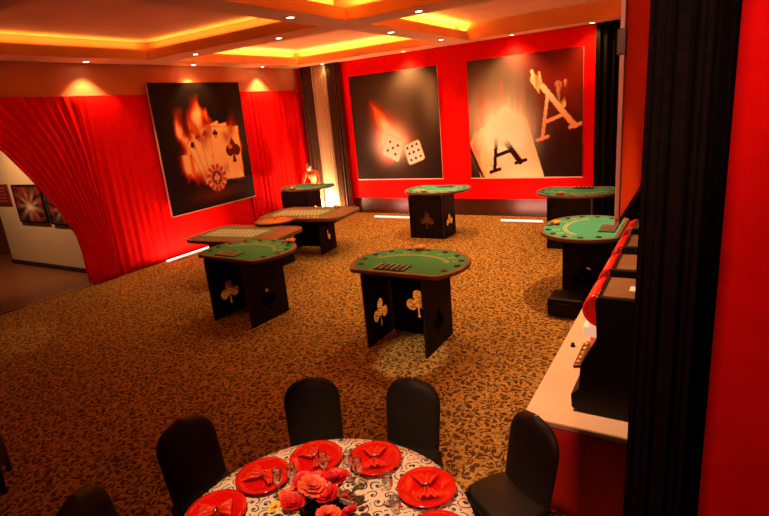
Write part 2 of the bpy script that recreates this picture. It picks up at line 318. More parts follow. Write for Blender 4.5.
# ------------------------------------------------------------------ prints
def fbm(U, V, sc, seed, oc=4, sy=1.):
    out = np.zeros(U.shape)
    rs = np.random.RandomState(seed)
    for o in range(oc):
        n = 64; g = rs.rand(n, n); x = (U*sc*2**o) % n; y = (V*sc*sy*2**o) % n
        i = x.astype(int); j = y.astype(int); fx = x-i; fy = y-j; fx = fx*fx*(3-2*fx); fy = fy*fy*(3-2*fy); i1 = (i+1) % n; j1 = (j+1) % n; i %= n; j %= n
        out += (g[j, i]*(1-fx)*(1-fy)+g[j, i1]*fx*(1-fy)+g[j1, i]*(1-fx)*fy+g[j1, i1]*fx*fy)*.5**(o+1)
    return out
def mixc(a, c, k): k = np.clip(k, 0, 1)[..., None]; return a*(1-k)+np.array(c)*k
def fire(c, k):      # k 0..1+ heat
    c = mixc(c, (.45, .03, .005), np.clip(k*2.2, 0, 1)); c = mixc(c, (.95, .22, .03), np.clip(k*2.4-.8, 0, 1)); return mixc(c, (1, .75, .35), np.clip(k*2.5-1.7, 0, 1))
def seg(U, V, a, b, w):  # capsule mask
    ax, ay = a; bx_, by = b; t = np.clip(((U-ax)*(bx_-ax)+(V-ay)*(by-ay))/((bx_-ax)**2+(by-ay)**2), 0, 1); return np.hypot(U-ax-t*(bx_-ax), V-ay-t*(by-ay)) < w
def rotc(U, V, cx, cy, a): x = U-cx; y = V-cy; return x*cos(a)+y*sin(a), -x*sin(a)+y*cos(a)
def spade_m(x, y, s):
    x = x/s; y = y/s
    return ((np.abs(x) < (.5-(y+.0))*.62*(y > 0)) & (y < .5) & (y > 0)) | ((x+.19)**2+(y+.02)**2 < .048) | ((x-.19)**2+(y+.02)**2 < .048) | ((np.abs(x) < .05+.12*np.clip(-y-.2, 0, 1)*2) & (y < 0) & (y > -.5))
def art_cards(U, V):
    c = np.zeros(U.shape+(3,))+np.array((.010, .006, .005)); c = mixc(c, (.05, .045, .04), np.exp(-(((U-.97)/.1)**2+((V-.5)/.3)**2))*.8)
    n = fbm(U+.12*fbm(U, V, 6, 3), V-.1*fbm(U, V, 9, 4), 7, 1, 5, .45)
    env = np.zeros(U.shape)
    for (cx, w, top) in ((.47, .07, .93), (.62, .07, .93), (.53, .16, .72), (.38, .09, .6), (.25, .05, .82), (.86, .05, .62), (.33, .07, .4), (.92, .05, .34)):
        bend = .05*np.sin(V*14+cx*30); env = np.maximum(env, np.exp(-((U-cx-bend*(V > .45))/w)**2)*np.clip((top-V)/.16, 0, 1)*np.clip((V-.16)/.12, 0, 1))
    h = env*np.clip((n-.40)*6, 0, 1.2); c = fire(c, h*1.15)
    for (cx, cy, a, w, hh) in ((.50, .43, .42, .17, .19), (.55, .46, .25, .17, .20), (.62, .45, .10, .17, .21), (.72, .42, -.04, .18, .225)):
        x, y = rotc(U, V, cx, cy, a); ins = (np.abs(x) < w) & (np.abs(y) < hh); ed = (np.abs(x) < w) & (np.abs(y) < hh) & ((np.abs(x) > w-.008) | (np.abs(y) > hh-.008))
        c[ins] = (np.array((1, .80, .36))[None]*(.85+.3*fbm(U, V, 5, 9)[ins][:, None])); c[ed] = (.75, .36, .1)
        sx, sy = (x+w*.62), (y-hh*.66); c[spade_m(sx, sy-.02, .075)] = (.05, .01, .0)
    c[spade_m(U-.80, V-.44, .22)] = (.10, .015, .005); c[(np.hypot((U-.77)/.6, V-.44) < .05) & (fbm(U, V, 14, 2) > .48)] = (.8, .2, .05)
    hh2 = np.clip((n-.38)*4, 0, 1)*np.exp(-((V-.62-.05*np.sin(U*23))/.07)**2)*((U > .33) & (U < .92)); c = fire(c, hh2*.55)
    c = fire(c, np.clip(np.exp(-((V-.27-.1*(U-.5))/.05)**2)*(n-.3)*2, 0, 1)*((U > .3) & (U < .72))*.5)
    r = np.hypot(U-.55, (V-.23)*1.0); a = np.arctan2(V-.23, U-.55)
    c[r < .115] = (.55, .08, .04); c[(r < .115) & (np.cos(a*12) > .4) & (r > .078)] = (.95, .6, .35); c[r < .072] = (.75, .3, .16); c[r < .06] = (.18, .03, .02); c[spade_m(U-.55, V-.23, .09)] = (.75, .45, .3)
    c = mixc(c, (.12, .025, .008), np.exp(-((V-.1)/.05)**2)*np.exp(-((U-.55)/.25)**2)*.8)
    return c
def art_dice(U, V):
    g = fbm(U, V, 3, 11, 4)
    c = np.zeros(U.shape+(3,))+np.array((.018, .010, .007)); c = mixc(c, (.13, .085, .055), np.exp(-(((U-.5)/.33)**2+((V-.52)/.36)**2))*(.55+.5*g)); c = mixc(c, (.28, .22, .16), np.exp(-(((U-.93)/.1)**2+((V-.72)/.22)**2))*.55)  # grey smoke of the print; pale glare near the right edge painted in
    c = mixc(c, (.14, .10, .07), np.exp(-(((U-.65)/.35)**2+((V-.88)/.12)**2))*.5)
    x, y = rotc(U, V, .50, .30, 2.10)      # flame axis pointing up-left
    t = np.clip(x/.55, 0, 1); w = .125*(1-t)**.7+.015; n = fbm(x*1.0, y*4, 6, 5, 4)
    h = np.exp(-(y/w)**2)*np.clip((x+.12)/.12, 0, 1)*(1-t)**.8*1.9*(.5+.9*n); c = fire(c, h*1.0); c = mixc(c, (1, .93, .75), np.exp(-(((U-.45)/.15)**2+((V-.35)/.13)**2))*1.5)
    for (cx, cy, a, s, dots) in ((.46, .30, -.42, .108, ((-.045, -.04), (.04, .04), (0, 0), (-.045, .04), (.04, -.04))), (.70, .25, .30, .098, ((-.05, -.05), (0, -.05), (.05, -.05), (-.05, 0.005), (0, .005), (.05, .005), (-.05, .055), (0, .055), (.05, .055)))):
        x, y = rotc(U, V, cx, cy, a); q = np.maximum(np.abs(x), np.abs(y)); rr = (np.maximum(np.abs(x)-s+.03, 0)**2+np.maximum(np.abs(y)-s+.03, 0)**2)**.5
        c[rr < .03] = (1, .95, .82); c[(rr < .03) & (rr > .024)] = (.75, .6, .4)
        for dx, dy in dots: c[np.hypot(x-dx*1.12, y-dy*1.12) < .013] = (.03, .015, .01)
    return c
def letterA(U, V, p, w):  # apex, left foot, right foot
    (ax, ay), (lx, ly), (rx, ry) = p
    m = seg(U, V, (ax, ay), (lx, ly), w*.8) | seg(U, V, (ax-.04, ay+.07), (rx, ry), w*1.25)
    m |= seg(U, V, (lx*.62+ax*.38, ly*.62+ay*.38), (rx*.62+ax*.38, ry*.62+ay*.38), w*.8)
    for fx, fy in ((lx, ly), (rx, ry)): m |= seg(U, V, (fx-.04, fy-.01), (fx+.05, fy+.015), w*.75)
    return m
def art_aces(U, V):
    g = fbm(U, V, 4, 21, 4); st = fbm(U, V, 24, 22, 3, .25)
    c = np.zeros(U.shape+(3,))+np.array((.020, .006, .004)); c = mixc(c, (.30, .02, .008), np.exp(-(((U-.85)/.33)**2+((V-.8)/.3)**2))*(.5+.6*g))
    c = mixc(c, (.30, .22, .15), np.exp(-(((U-.12)/.24)**2+((V-.62)/.3)**2))*1.1); c = mixc(c, (.16, .11, .08), np.exp(-(((U-.45)/.1)**2+((V-.7)/.2)**2))*.9)
    h = np.exp(-((U-.27)/.24)**2)*np.clip((.88-V-.25*np.abs(np.sin(U*17+1)))/.3, 0, 1)*np.clip((V-.35)/.1, 0, 1); c = fire(c, h*(.35+.5*st)*.8)
    x, y = rotc(U, V, .34, .16, .30); card = (np.abs(x) < .28) & (y < .36+.06*(st-.5)*2-.35*x*x*3) & (y > -.6)
    cc = np.array((.98, .60, .26)); c[card] = cc; c[card] = mixc(c, (.55, .12, .02), np.clip((.10-(U-.04))*7+(st-.5)*2, 0, 1))[card]
    c = mixc(c, (1, .96, .82), np.exp(-(((U-.33)/.19)**2+((V-.40)/.2)**2))*2.2*(.55+.9*st))
    c = mixc(c, (1, .72, .5), card*np.exp(-(((U-.45)/.18)**2+((V-.12)/.12)**2))*.7)
    c[(np.abs(seg(U, V, (-.02, .3), (.12, 0), .012)))] = (.03, .005, .002)
    ink = letterA(U, V, ((.26, .40), (.23, .06), (.47, .135)), .020); k = np.clip((.36-V)*9+(st-.5), 0, 1)*ink; c = mixc(c, (.02, .006, .004), k)
    A = letterA(U+.01*(st-.5), V, ((.71, .66), (.665, .32), (.935, .41)), .018); c[A] = mixc(c, (.95, .42, .18), A*1.)[A]; c = mixc(c, (1, .82, .55), A*np.clip((V-.42)*4, 0, 1))
    lick = (seg(U, V, (.70, .66), (.60, .80), .035) | seg(U, V, (.84, .58), (.80, .74), .028) | seg(U, V, (.62, .78), (.58, .86), .012) | seg(U, V, (.66, .74), (.64, .84), .012) | seg(U, V, (.85, .62), (.86, .76), .012)); c = mixc(c, (1, .62, .3), lick*np.clip((st-.32)*5, 0, 1))
    return c
def art_small(seed, ca, cb):
    def f(U, V):
        r = np.hypot(U-.5, V-.45); a = np.arctan2(V-.45, U-.5); c = np.zeros(U.shape+(3,))+np.array((.025, .010, .010))
        c = mixc(c, ca, np.exp(-(r/.33)**2)*(.4+.6*np.cos(a*9+seed))*1.0); c = mixc(c, cb, np.exp(-(np.hypot(U-.5, V-.38)/.14)**2)); c = mixc(c, (.3, .02, .02), (fbm(U, V, 7, seed) > .52)*.6); return c
    return f
def poster_left(y0, y1, z0, z1, X, fn, label, name='poster', th=.06, nx=150, ny=170):
    t = thing(name, label, 'poster', (X, (y0+y1)/2, z0)); w = y1-y0; h = z1-z0
    bx(-th, 0, -w/2, w/2, 0, h).build('board', frame_m, t)
    bx(-.002, .006, -w/2-.02, w/2+.02, -.02, 0).build('bottom_rail', frame_m, t)
    paint('print', w, h, nx, ny, fn, t, lambda u, v: (.003, -w/2+w*u, h*v)); return t
poster_left(7.70, 10.38, .96, 3.88, -10.33, art_cards, 'tall black poster of flaming playing cards and a casino chip on the left red wall')
def poster_back(x0, x1, z0, z1, Y, fn, label, nm, cat='poster', th=.03, nx=160, ny=160, fm=None):
    t = thing(nm, label, cat, ((x0+x1)/2, Y, z0)); w = x1-x0; h = z1-z0
    bx(-w/2, w/2, 0, th, 0, h).build('board', fm or frame_m, t)
    if th <= .03: bx(-w/2-.01, w/2+.01, -.006, .01, -.02, .008).build('bottom_rail', frame_m, t)
    paint('print', w, h, nx, ny, fn, t, lambda u, v: (-w/2+w*u, -.003, h*v)); return t
poster_back(-8.62, -5.93, .99, 3.84, YB-.12, art_dice, 'dark poster of two flaming white dice on the red back wall', 'poster')
poster_back(-5.12, -2.40, .99, 3.84, YB-.12, art_aces, 'poster of a burning ace card and flaming letter A on the red back wall', 'poster')
def framed(x0, x1, z0, z1, fn, label):
    t = poster_back(x0, x1, z0, z1, 6.11, fn, label, 'framed_picture', 'picture', .035, 50, 50, blk2_m)
    m = MB(); w = x1-x0; h = z1-z0
    for a in ((-w/2, w/2, 0, .03), (-w/2, w/2, h-.03, h), (-w/2, -w/2+.03, .03, h-.03), (w/2-.03, w/2, .03, h-.03)): m.box(a[0], a[1], -.015, 0, a[2], a[3])
    m.build('frame', blk2_m, t)
framed(-13.73, -12.50, 1.10, 1.97, art_small(3, (.6, .35, .25), (.75, .6, .5)), 'framed dark picture with a pale burst on the corridor wall, the one fully in view')
framed(-12.38, -11.2, 1.08, 1.9, art_small(8, (.5, .35, .3), (.6, .5, .45)), 'framed dark picture on the corridor wall, half covered by the swept red curtain')
t = thing('wall_plaque', 'small dark red plaque on the corridor wall, left of the framed pictures', 'sign', (-14.3, 6.13, 1.48))
bx(-.32, .32, -.01, .02, 0, .5).build('plate', mat('plaque_red', (.16, .01, .01), .5), t, bevel=.005)
m = MB()
for k in range(5): m.box(-.24, .2-.05*(k % 2), -.014, -.01, .08+.08*k, .11+.08*k)
m.build('lettering', mat('plaque_marks', (.4, .08, .06), .6), t)

# ------------------------------------------------------------------ casino tables
def outline(a, bf, bb, clip, n=64, off=0):
    out = []
    for i in range(n):
        q = 2*PI*i/n; x = (a+off)*math.copysign(abs(cos(q))**.85, cos(q)); y = sin(q); y = (bf+off)*y if y > 0 else max((bb+off)*y, -clip-off); out.append((x, y))
    return out
def club_in(x, y): return x*x+(y-.075)**2 < .0030 or (x+.068)**2+(y+.012)**2 < .0030 or (x-.068)**2+(y+.012)**2 < .0030 or x*x+y*y < .0012 or (abs(x) < .012+.16*max(0, -y-.07) and -.13 < y < 0)
def spade_in(x, y): return (abs(x) < (.125-y)*.62*1.0 and 0 <= y < .125) or (x+.045)**2+(y+.012)**2 < .0024 or (x-.045)**2+(y+.012)**2 < .0024 or (abs(x) < .012+.16*max(0, -y-.07) and -.13 < y < 0)
def board(w, h, hole, hz, th, sc=1.5):
    """upright board in the local XZ plane, centred on x, z 0..h, with a suit shape cut through it"""
    ang = sorted([2*PI*i/96 for i in range(96)]+[math.atan2(z-hz, x) % (2*PI) for x in (-w/2, w/2) for z in (0, h)])
    inn = []; out = []
    for a in ang:
        r = .20
        while r > .012 and not hole(r*cos(a), r*sin(a)): r -= .0015
        inn.append((r*sc*cos(a), hz+r*sc*sin(a)))
        c, s = cos(a), sin(a); k = min(((w/2)/abs(c)) if abs(c) > 1e-6 else 9e9, ((h-hz)/s) if s > 1e-6 else ((hz/-s) if s < -1e-6 else 9e9)); out.append((k*c, hz+k*s))
    n = len(ang); v = [(x, -th/2, z) for x, z in out]+[(x, -th/2, z) for x, z in inn]+[(x, th/2, z) for x, z in out]+[(x, th/2, z) for x, z in inn]; f = []
    for i in range(n):
        j = (i+1) % n; f += [(i, j, n+j, n+i), (2*n+j, 2*n+i, 3*n+i, 3*n+j), (n+i, n+j, 3*n+j, 3*n+i), (j, i, 2*n+i, 2*n+j)]
    return v, f
TZ = 1.03
def card_table(label, loc, rz, felt, closed=None, h=TZ, sidey=(-.53, .20), backy=.10):
    t = thing('casino_card_table', label, 'table', loc, rz, 'card tables on the carpet')
    po = outline(.77, .62, .72, .50); pf = outline(.77, .62, .72, .50, off=-.055)
    MB().ring(po, pf, h-.045, h+.006).build('rim', rim_m, t, bevel=.012)
    MB().prism(outline(.77, .62, .72, .50, off=-.05), h-.04, h).build('felt', felt, t)
    sw = sidey[1]-sidey[0]; H = h-.04
    v, f = board(sw, H, club_in, .36, .018); o = MB().add([(y, x+(sidey[0]+sidey[1])/2, z) for x, y, z in v], [q[::-1] for q in f]).build('side_panel', ply_m, t); o.location.x = -.41
    v, f = board(sw+.05, H, spade_in, .34, .018); o = MB().add([(y, x+(sidey[0]+sidey[1])/2+.02, z) for x, y, z in v], [q[::-1] for q in f]).build('side_panel', ply_m, t); o.location.x = .41
    v, f = board(.77, H, club_in, .42, .018); o = MB().add(v, f).build('back_panel', ply_m, t); o.location = (.015, backy, 0)
    if closed is not None: bx(-.40, .40, closed-.008, closed+.008, 0, H).build('closing_panel', noisy('dull_brown_board', (.13, .055, .022), (.16, .07, .03), 9, .7), t)
    for x in (-.41, .41): bx(x-.0095, x+.0095, sidey[0]-.004, sidey[0], 0, H).build('board_edge', edge_m, t)
    tr = bx(-.30, .12, -.42, -.20, h, h+.012).build('chip_tray', blk_m, t, bevel=.004)
    d = MB()
    for k in range(6): d.box(-.285+.076*k-.003, -.285+.076*k+.003, -.41, -.21, h+.012, h+.022)
    d.build('tray_divider', wht_m, tr)
    cup = None
    for k in range(11):
        a = math.radians(-28+236*k/10); x, y = .655*cos(a), (.52*sin(a) if sin(a) > 0 else .55*sin(a))
        
        if cup is None: cup = o = MB().lathe([(.036, 0), (.040, .006), (.034, .007)], 16).build('cup_holder', blk_m, t)
        else: o = cup.copy(); COL.objects.link(o)
        o.location = (x, y, h)
    for r in (.34, .385): 
        m = MB()
        P = [((r+.10)*1.12*cos(math.radians(20+140*i/40)), r*sin(math.radians(20+140*i/40))-.08) for i in range(41)]
        for p, q in zip(P, P[1:]):
            dx, dy = q[0]-p[0], q[1]-p[1]; L = math.hypot(dx, dy); nx, ny = -dy/L*.003, dx/L*.003
            m.add([(p[0]-nx, p[1]-ny, h+.0015), (q[0]-nx, q[1]-ny, h+.0015), (q[0]+nx, q[1]+ny, h+.0015), (p[0]+nx, p[1]+ny, h+.0015)], [(0, 1, 2, 3)])
        m.build('betting_arc', yel_m, t)
    m = MB()
    rr = random.Random(4)
    for i in range(34):        # small lettering strokes of the betting line
        a = math.radians(22+136*i/33); r = .362; cx, cy = (r+.10)*1.12*cos(a), r*sin(a)-.08; s = .012+.006*rr.random()
        for k in (-1, 1): m.add([(cx+k*.005-.0022, cy-s, h+.0015), (cx+k*.005+.0022, cy-s, h+.0015), (cx+k*.005+.0022, cy+s, h+.0015), (cx+k*.005-.0022, cy+s, h+.0015)], [(0, 1, 2, 3)])
    for i in range(7):         # box in front of each seat
        a = math.radians(18+144*i/6); cx, cy = .60*cos(a), .40*sin(a); c, s = cos(a-PI/2), sin(a-PI/2)
        Q = lambda u, v: (cx+u*c-v*s, cy+u*s+v*c)
        P = [Q(-.03, -.045), Q(.03, -.045), Q(.03, .045), Q(-.03, .045)]; I = [Q(-.026, -.041), Q(.026, -.041), Q(.026, .041), Q(-.026, .041)]
        m.ring(P, I, h+.0008, h+.0018)
    m.build('betting_lettering', yel_m, t)
    return t
def dish(x, y, z, label):
    t = thing('golden_dish', label, 'dish', (x, y, z), 0, 'golden dishes on the tables')
    MB().lathe([(.035, 0), (.055, .004), (.072, .035), (.075, .05), (.068, .05), (.062, .03), (.0, .012)], 20, caps=False).build('bowl', gold_m, t)
    MB().lathe([(.02, .012), (.045, .02), (.04, .055), (.012, .068)], 12).build('filling', noisy('amber_sweets', (.8, .3, .05), (.9, .5, .1), 60, .4), t)
t4 = card_table('black casino table with green felt, nearest the middle of the open carpet', (-3.09, 5.60, 0), 0, felt_m)
dish(-3.22, 6.13, TZ, 'small golden dish on the centre green felt table')
dup(t4, (-5.86, 5.58, 0), math.radians(-3), 'black casino table with green felt, front left, before the roulette layouts')
dish(-5.45, 6.08, TZ, 'small golden dish on the front left green felt table')
t5 = card_table('casino table under the flaming dice poster, its club cutout panel facing forward', (-5.24, 11.02, 0), PI, teal_m, backy=.60, sidey=(.0, .60), closed=.555)
dish(-5.35, 10.55, TZ, 'small golden dish on the table under the dice poster')
dup(t5, (-2.1, 10.75, 0), PI, 'dark casino table by the black curtain under the flaming aces poster')
dish(-2.3, 10.3, TZ, 'small golden dish on the table under the aces poster')
dup(t5, (-9.38, 11.42, 0), PI+math.radians(3), 'casino table in the far left corner before the cream curtain')
dish(-9.5, 10.95, TZ, 'small golden dish on the far corner table')
t6 = card_table('black casino table with bright blue-green felt beside the counter of slot machines', (-1.38, 7.78, 0), PI/2, teal_m, backy=.22, sidey=(-.40, .24))
dish(-1.83, 7.85, TZ, 'small golden dish on the table beside the slot machine counter')
t = thing('equipment_case', 'black case on the floor at the foot of the right-hand casino table', 'case', (-1.46, 6.98, 0))
bx(-.23, .23, -.2, .2, .02, .26).build('body', blk2_m, t, bevel=.015); bx(-.235, .235, -.205, .205, .17, .185).build('lid_seam', ply_m, t); MB().tube([(-.08, -.20, .2), (-.08, -.23, .2), (.08, -.23, .2), (.08, -.20, .2)], .008).build('handle', blk_m, t)

def roulette_table(label, loc, rz, L=1.0, W=.62, h=.86, group='roulette tables'):
    t = thing('roulette_table', label, 'table', loc, rz, group)
    def rr(a, b, r, n=8):
        P = []
        for cx, cy, s in ((a-r, b-r, 0), (-a+r, b-r, 1), (-a+r, -b+r, 2), (a-r, -b+r, 3)):
            for i in range(n+1): q = PI/2*(s+i/n); P.append((cx+r*cos(q), cy+r*sin(q)))
        return P
    MB().ring(rr(L, W, .30), rr(L-.05, W-.05, .27), h-.06, h+.008).build('rim', edge_m, t, bevel=.01)
    MB().prism(rr(L-.045, W-.045, .27), h-.05, h).build('table_top', wood_m, t)
    bx(-.86, .50, -.36, .36, h, h+.004).build('felt_layout', layout_m, t)
    g = MB()
    for k in range(14): x = -.80+.09*k; g.box(x-.004, x+.004, -.27, .27, h+.004, h+.006)
    for k in range(4): g.box(-.80, .37, -.27+.18*k-.004, -.27+.18*k+.004, h+.004, h+.006)
    for k in range(13):
        for j in range(3):
            x = -.755+.09*k; y = -.18+.18*j; g.box(x-.015, x+.015, y-.04, y+.04, h+.004, h+.0055)
    g.build('number_grid', wht_m, t)
    bx(-.62, .62, -.34, .34, h-.22, h-.06).build('apron', ply_m, t)
    for x in (-.5, .38):
        v, f = board(.7, h-.2, club_in, .32, .02, 1.2); o = MB().add([(y, x_, z) for x_, y, z in v], [q[::-1] for q in f]).build('leg_panel', ply_m, t); o.location.x = x
    bx(-.5, .38, -.01, .01, .1, h-.2).build('spine_panel', ply_m, t)
    return t
R1 = roulette_table('large brown roulette table with grid felt, right of and beyond the roulette wheel', (-7.35, 8.93, 0), math.radians(8), L=1.02, W=.64)
dup(R1, (-7.42, 7.02, 0), math.radians(6), 'brown roulette table with grid felt directly behind the front left card table')
dish(-7.0, 9.45, .87, 'small golden dish at the far edge of the large roulette table')
t = thing('gaming_wheel_stand', 'golden brown roulette wheel on a black stand between the two roulette tables', 'roulette wheel', (-7.46, 7.93, .03))
bx(-.24, .24, -.18, .18, -.03, .84).build('cabinet', ply_m, t, bevel=.01)
MB().lathe([(.28, .845), (.38, .85), (.41, .88), (.39, .895), (.35, .88), (.30, .862), (0.0, .858)], 40, caps=False).build('bowl', wood_m, t)
MB().lathe([(.33, .872), (.27, .878), (.10, .882), (.06, .90), (0, .902)], 40, caps=False).build('rotor', gold_m, t)
m = MB()
for k in range(37): a = 2*PI*k/37; m.add([(r*cos(a+d), r*sin(a+d), .8835) for r, d in ((.28, 0), (.315, 0), (.315, .085), (.28, .085))], [(0, 1, 2, 3)]) if k % 2 else None
m.build('pocket_ring', blk_m, t)
MB().lathe([(.018, .89), (.012, .93), (.028, .945), (.02, .965), (.0, .97)], 12).build('spindle', gold_m, t)
chipm = [noisy('pale_pink_chip', (.75, .35, .28), (.8, .4, .3), 30, .5), noisy('ivory_chip', (.8, .62, .45), (.85, .68, .5), 30, .5)]
for k in range(7):
    o = MB().lathe([(.02, 0), (.021, .002)]+[(.021-.0012*(j % 2), .002+.006*j) for j in range(6)]+[(.019, .04)], 14).build('chip_stack', chipm[k % 2])
    u = -.18+.075*k; o.location = (-7.02+u*cos(.14), 8.37+u*sin(.14), .868)
    tag(o, ('leftmost', 'second from the left', 'third from the left', 'middle one', 'third from the right', 'second from the right', 'rightmost')[k]+' in the row of pale chip stacks on the large roulette table', 'chips', 'chip stacks')

# ------------------------------------------------------------------ counter with slot machines
t = thing('bar_counter', 'long counter with pale cloth top and red skirt under the slot machines', 'counter', (-.58, 4.95, 0))
bx(-.40, .36, -1.73, 1.6, .70, .75).build('cloth_top', white_m, t, bevel=.012)
m = MB()
def skirt(u, v):
    P = [(-.385, 1.58), (-.385, -1.715), (.345, -1.715)]; L1 = 3.295; s = u*(L1+.73)
    amp = .010*(1-v)
    if s < L1: return (P[0][0]+amp*sin(s*26), 1.58-s, .01+.70*v)
    return (-.385+(s-L1), -1.715+amp*sin(s*22), .01+.70*v)
m.grid(skirt, 200, 6).build('skirt', noisy('red_skirt_cloth', (.55, .012, .006), (.62, .02, .01), 10, .7), t, solid=.006)
o = MB().lathe([(.018, 0), (.022, .01), (.012, .022), (.016, .034), (.0, .04)], 14).build('black_stopper', blk_m); o.location = (-.88, 4.42, .751); tag(o, 'tiny black knob lying on the pale counter top', 'stopper')
def slot_machine(label, y, top):
    t = thing('slot_machine', label, 'slot machine', (-.33, y, .75), 0, 'slot machines on the counter')
    W = .215; h = top-.75
    prof = [(-.28, .0), (-.355, .03), (-.36, .13), (-.31, .18), (-.30, .36), (-.26, .45), (-.20, .57), (-.215, h-.04), (-.20, h), (.14, h), (.14, 0)]
    n = len(prof); v = [(x, -W, z) for x, z in prof]+[(x, W, z) for x, z in prof]
    MB().add(v, [tuple(range(n)), tuple(range(2*n-1, n-1, -1))]+[(i, n+i, n+(i+1) % n, (i+1) % n) for i in range(n)]).build('cabinet', blk2_m, t, bevel=.008)
    MB().grid(lambda u, v: (-.205-.085*sin(PI*v)**.6, -W*.92+2*W*.92*u, h-.21+.212*v), 8, 12).build('marquee', marq_m, t, solid=.01)
    bx(-.29, -.20, -W*.9, W*.9, h-.30, h-.225).build('light_panel', mat('pale_panel', (.8, .55, .4), .3, Emission_Color=(1, .5, .3, 1), Emission_Strength=.5), t, bevel=.006)
    bx(-.245, -.215, -W*.85, W*.85, .49, .565).build('screen', scr_m, t, bevel=.006)
    d = bx(-.33, -.262, -W*.9, W*.9, .235, .262).build('button_deck', metal_m, t, bevel=.008); d.rotation_euler.y = -.25; d.location = (.03, 0, .17)
    for k in range(5): o = MB().lathe([(.016, 0), (.016, .01), (.012, .014)], 12).build('button', gold_m, d); o.location = (-.296, -.15+.075*k, .262)
    o = MB().tube([(-.30, W+.012, .22), (-.33, W+.012, .34)], [.010, .008]).build('lever', metal_m, t)
    bx(-.335, -.30, -W*.5, W*.5, .04, .085).build('coin_tray', metal_m, t, bevel=.006)
    tp = bx(-.17, .13, -W+.02, W-.02, h-.002, h+.003).build('top_plate', noisy('brown_grey_plate', (.16, .08, .03), (.20, .10, .04), 8, .5), t)
    bx(-.03, .04, -.06, .03, h+.003, h+.005).build('sticker', wht_m, tp)
    q = MB()
    for a in range(3):
        for b in range(6): q.lathe([(.008, 0), (.008, .002)], 8, (.05+.03*a, -.15+.045*b, h+.003))
    q.build('vent_hole', blk_m, tp)
    return t
s0 = slot_machine('black slot machine at the near end of the counter', 3.62, 1.62)
for y, l in ((4.22, 'black slot machine, second from the near end of the counter'), (4.87, 'black slot machine, third from the near end of the counter'), (5.52, 'black slot machine at the far end of the counter')):
    dup(s0, (-.33, y, .75), 0, l)
rail_m = noisy('pink_panel_edge', (.85, .32, .24), (.9, .38, .3), 9, .4)
t = thing('acrylic_panel', 'tall red translucent panel with pale edges hanging above the slot machines', 'panel', (-.44, 4.3, 2.1))
H = 2.155
bx(-.012, .012, -.8, .8, 0, H).build('sheet', acry_m, t)
for a, n in (((-.013, .013, -.82, -.77, 0, H), 'edge_rail'), ((-.013, .013, .79, .82, 0, H), 'edge_rail'), ((-.015, .015, -.82, .82, -.03, .02), 'bottom_rail')): bx(*a).build(n, rail_m, t, bevel=.004)
for y, z in ((-.8, .98), (.8, 1.2), (.8, .1)): bx(-.028, .02, y-.03, y+.03, z, z+.14).build('clamp', rim_m, t, bevel=.006)

# ------------------------------------------------------------------ round table, chairs
TC = (-1.636, 1.729)
t = thing('round_table', 'round banquet table at the bottom edge, hidden under the scroll cloth', 'table', (*TC, 0))
MB().lathe([(.80, .715), (.815, .72), (.815, .738), (.80, .743)], 64).build('table_top', wood_m, t)
for k in range(4):
    a = PI/4+k*PI/2; MB().tube([(.5*cos(a), .5*sin(a), 0), (.5*cos(a), .5*sin(a), .715)], .02).build('leg', metal_m, t)
def cl(u, v):
    a = 2*PI*u
    if v < .6: r = .838*v/.6; return (r*cos(a), r*sin(a), .752)
    k = (v-.6)/.4; r = .838+.012*math.sin(k*PI/2)+k*.012*(1+sin(a*16)); return (r*cos(a), r*sin(a), .752-.70*k)
m = MB().grid(cl, 128, 20); o = m.build('tablecloth', cloth_m); o.location = (*TC, 0); tag(o, 'cream tablecloth with black scroll pattern on the round banquet table', 'tablecloth')

def covered_chair(label, x, y, face):
    t = thing('covered_chair', label, 'chair', (x, y, 0), face, 'black covered banquet chairs')     # local -y faces the table
    def back(u, v):
        th = 2*PI*u; zz = .42+.55*v; e = max(0, (v-.62)/.38); hw = .215*math.sqrt(max(0, 1-e**2.3))*(.94+.08*v)+.004; d = .035*math.sqrt(max(0, 1-e**3))+.004
        cx = abs(cos(th))**.6*math.copysign(1, cos(th)); sy = abs(sin(th))**.6*math.copysign(1, sin(th))
        return (hw*cx, .20+.10*v+d*sy-.03*(1-cx*cx), zz)
    MB().grid(back, 32, 20).build('backrest', chair_m, t)
    def seat(u, v):
        th = 2*PI*u; cx = abs(cos(th))**.45*math.copysign(1, cos(th)); sy = abs(sin(th))**.45*math.copysign(1, sin(th)); r = [0, .9, 1, 1, .97][min(4, int(v*4+.001))]; z = [.475, .475, .455, .42, .40][min(4, int(v*4+.001))]
        return (.225*cx*r, .045+.19*sy*r, z)
    MB().grid(seat, 32, 4, flip=True).build('seat', chair_m, t)
    def sk(u, v):
        q = u*4; k = int(q) % 4; fr = q-int(q); P = [(-1, -1), (1, -1), (1, 1), (-1, 1)]; a, b = P[k], P[(k+1) % 4]; s = 4*fr*(1-fr)
        px = a[0]+(b[0]-a[0])*fr; py = a[1]+(b[1]-a[1])*fr; z = .42-.42*v
        inn = 1-.10*s*v; lift = .13*s*v*v*1.2
        return (.215*px*inn, .045+.19*py*inn+(.03*v if py > 0 else 0), z+lift)
    MB().grid(sk, 48, 10, flip=True).build('skirt', chair_m, t, solid=.006)
    for sx in (-1, 1):
        for sy in (-1, 1): o = MB().lathe([(.022, 0), (.026, .01), (.022, .05)], 12).build('foot_cap', chair_m, t); o.location = (.195*sx, .045+.17*sy+(.02 if sy > 0 else 0), 0)
    return t
def place(label, ang, r, src=None):
    a = math.radians(ang); p = (TC[0]+r*cos(a), TC[1]+r*sin(a)); rz = a-PI/2
    if src: return dup(src, (*p, 0), rz, label)
    return covered_chair(label, *p, rz)
c0 = place('black covered chair behind the red plate at the top left of the round table middle', 129.5, 1.07)
place('black covered chair behind the red plate at the top right of the round table middle', 95, 1.05, c0)
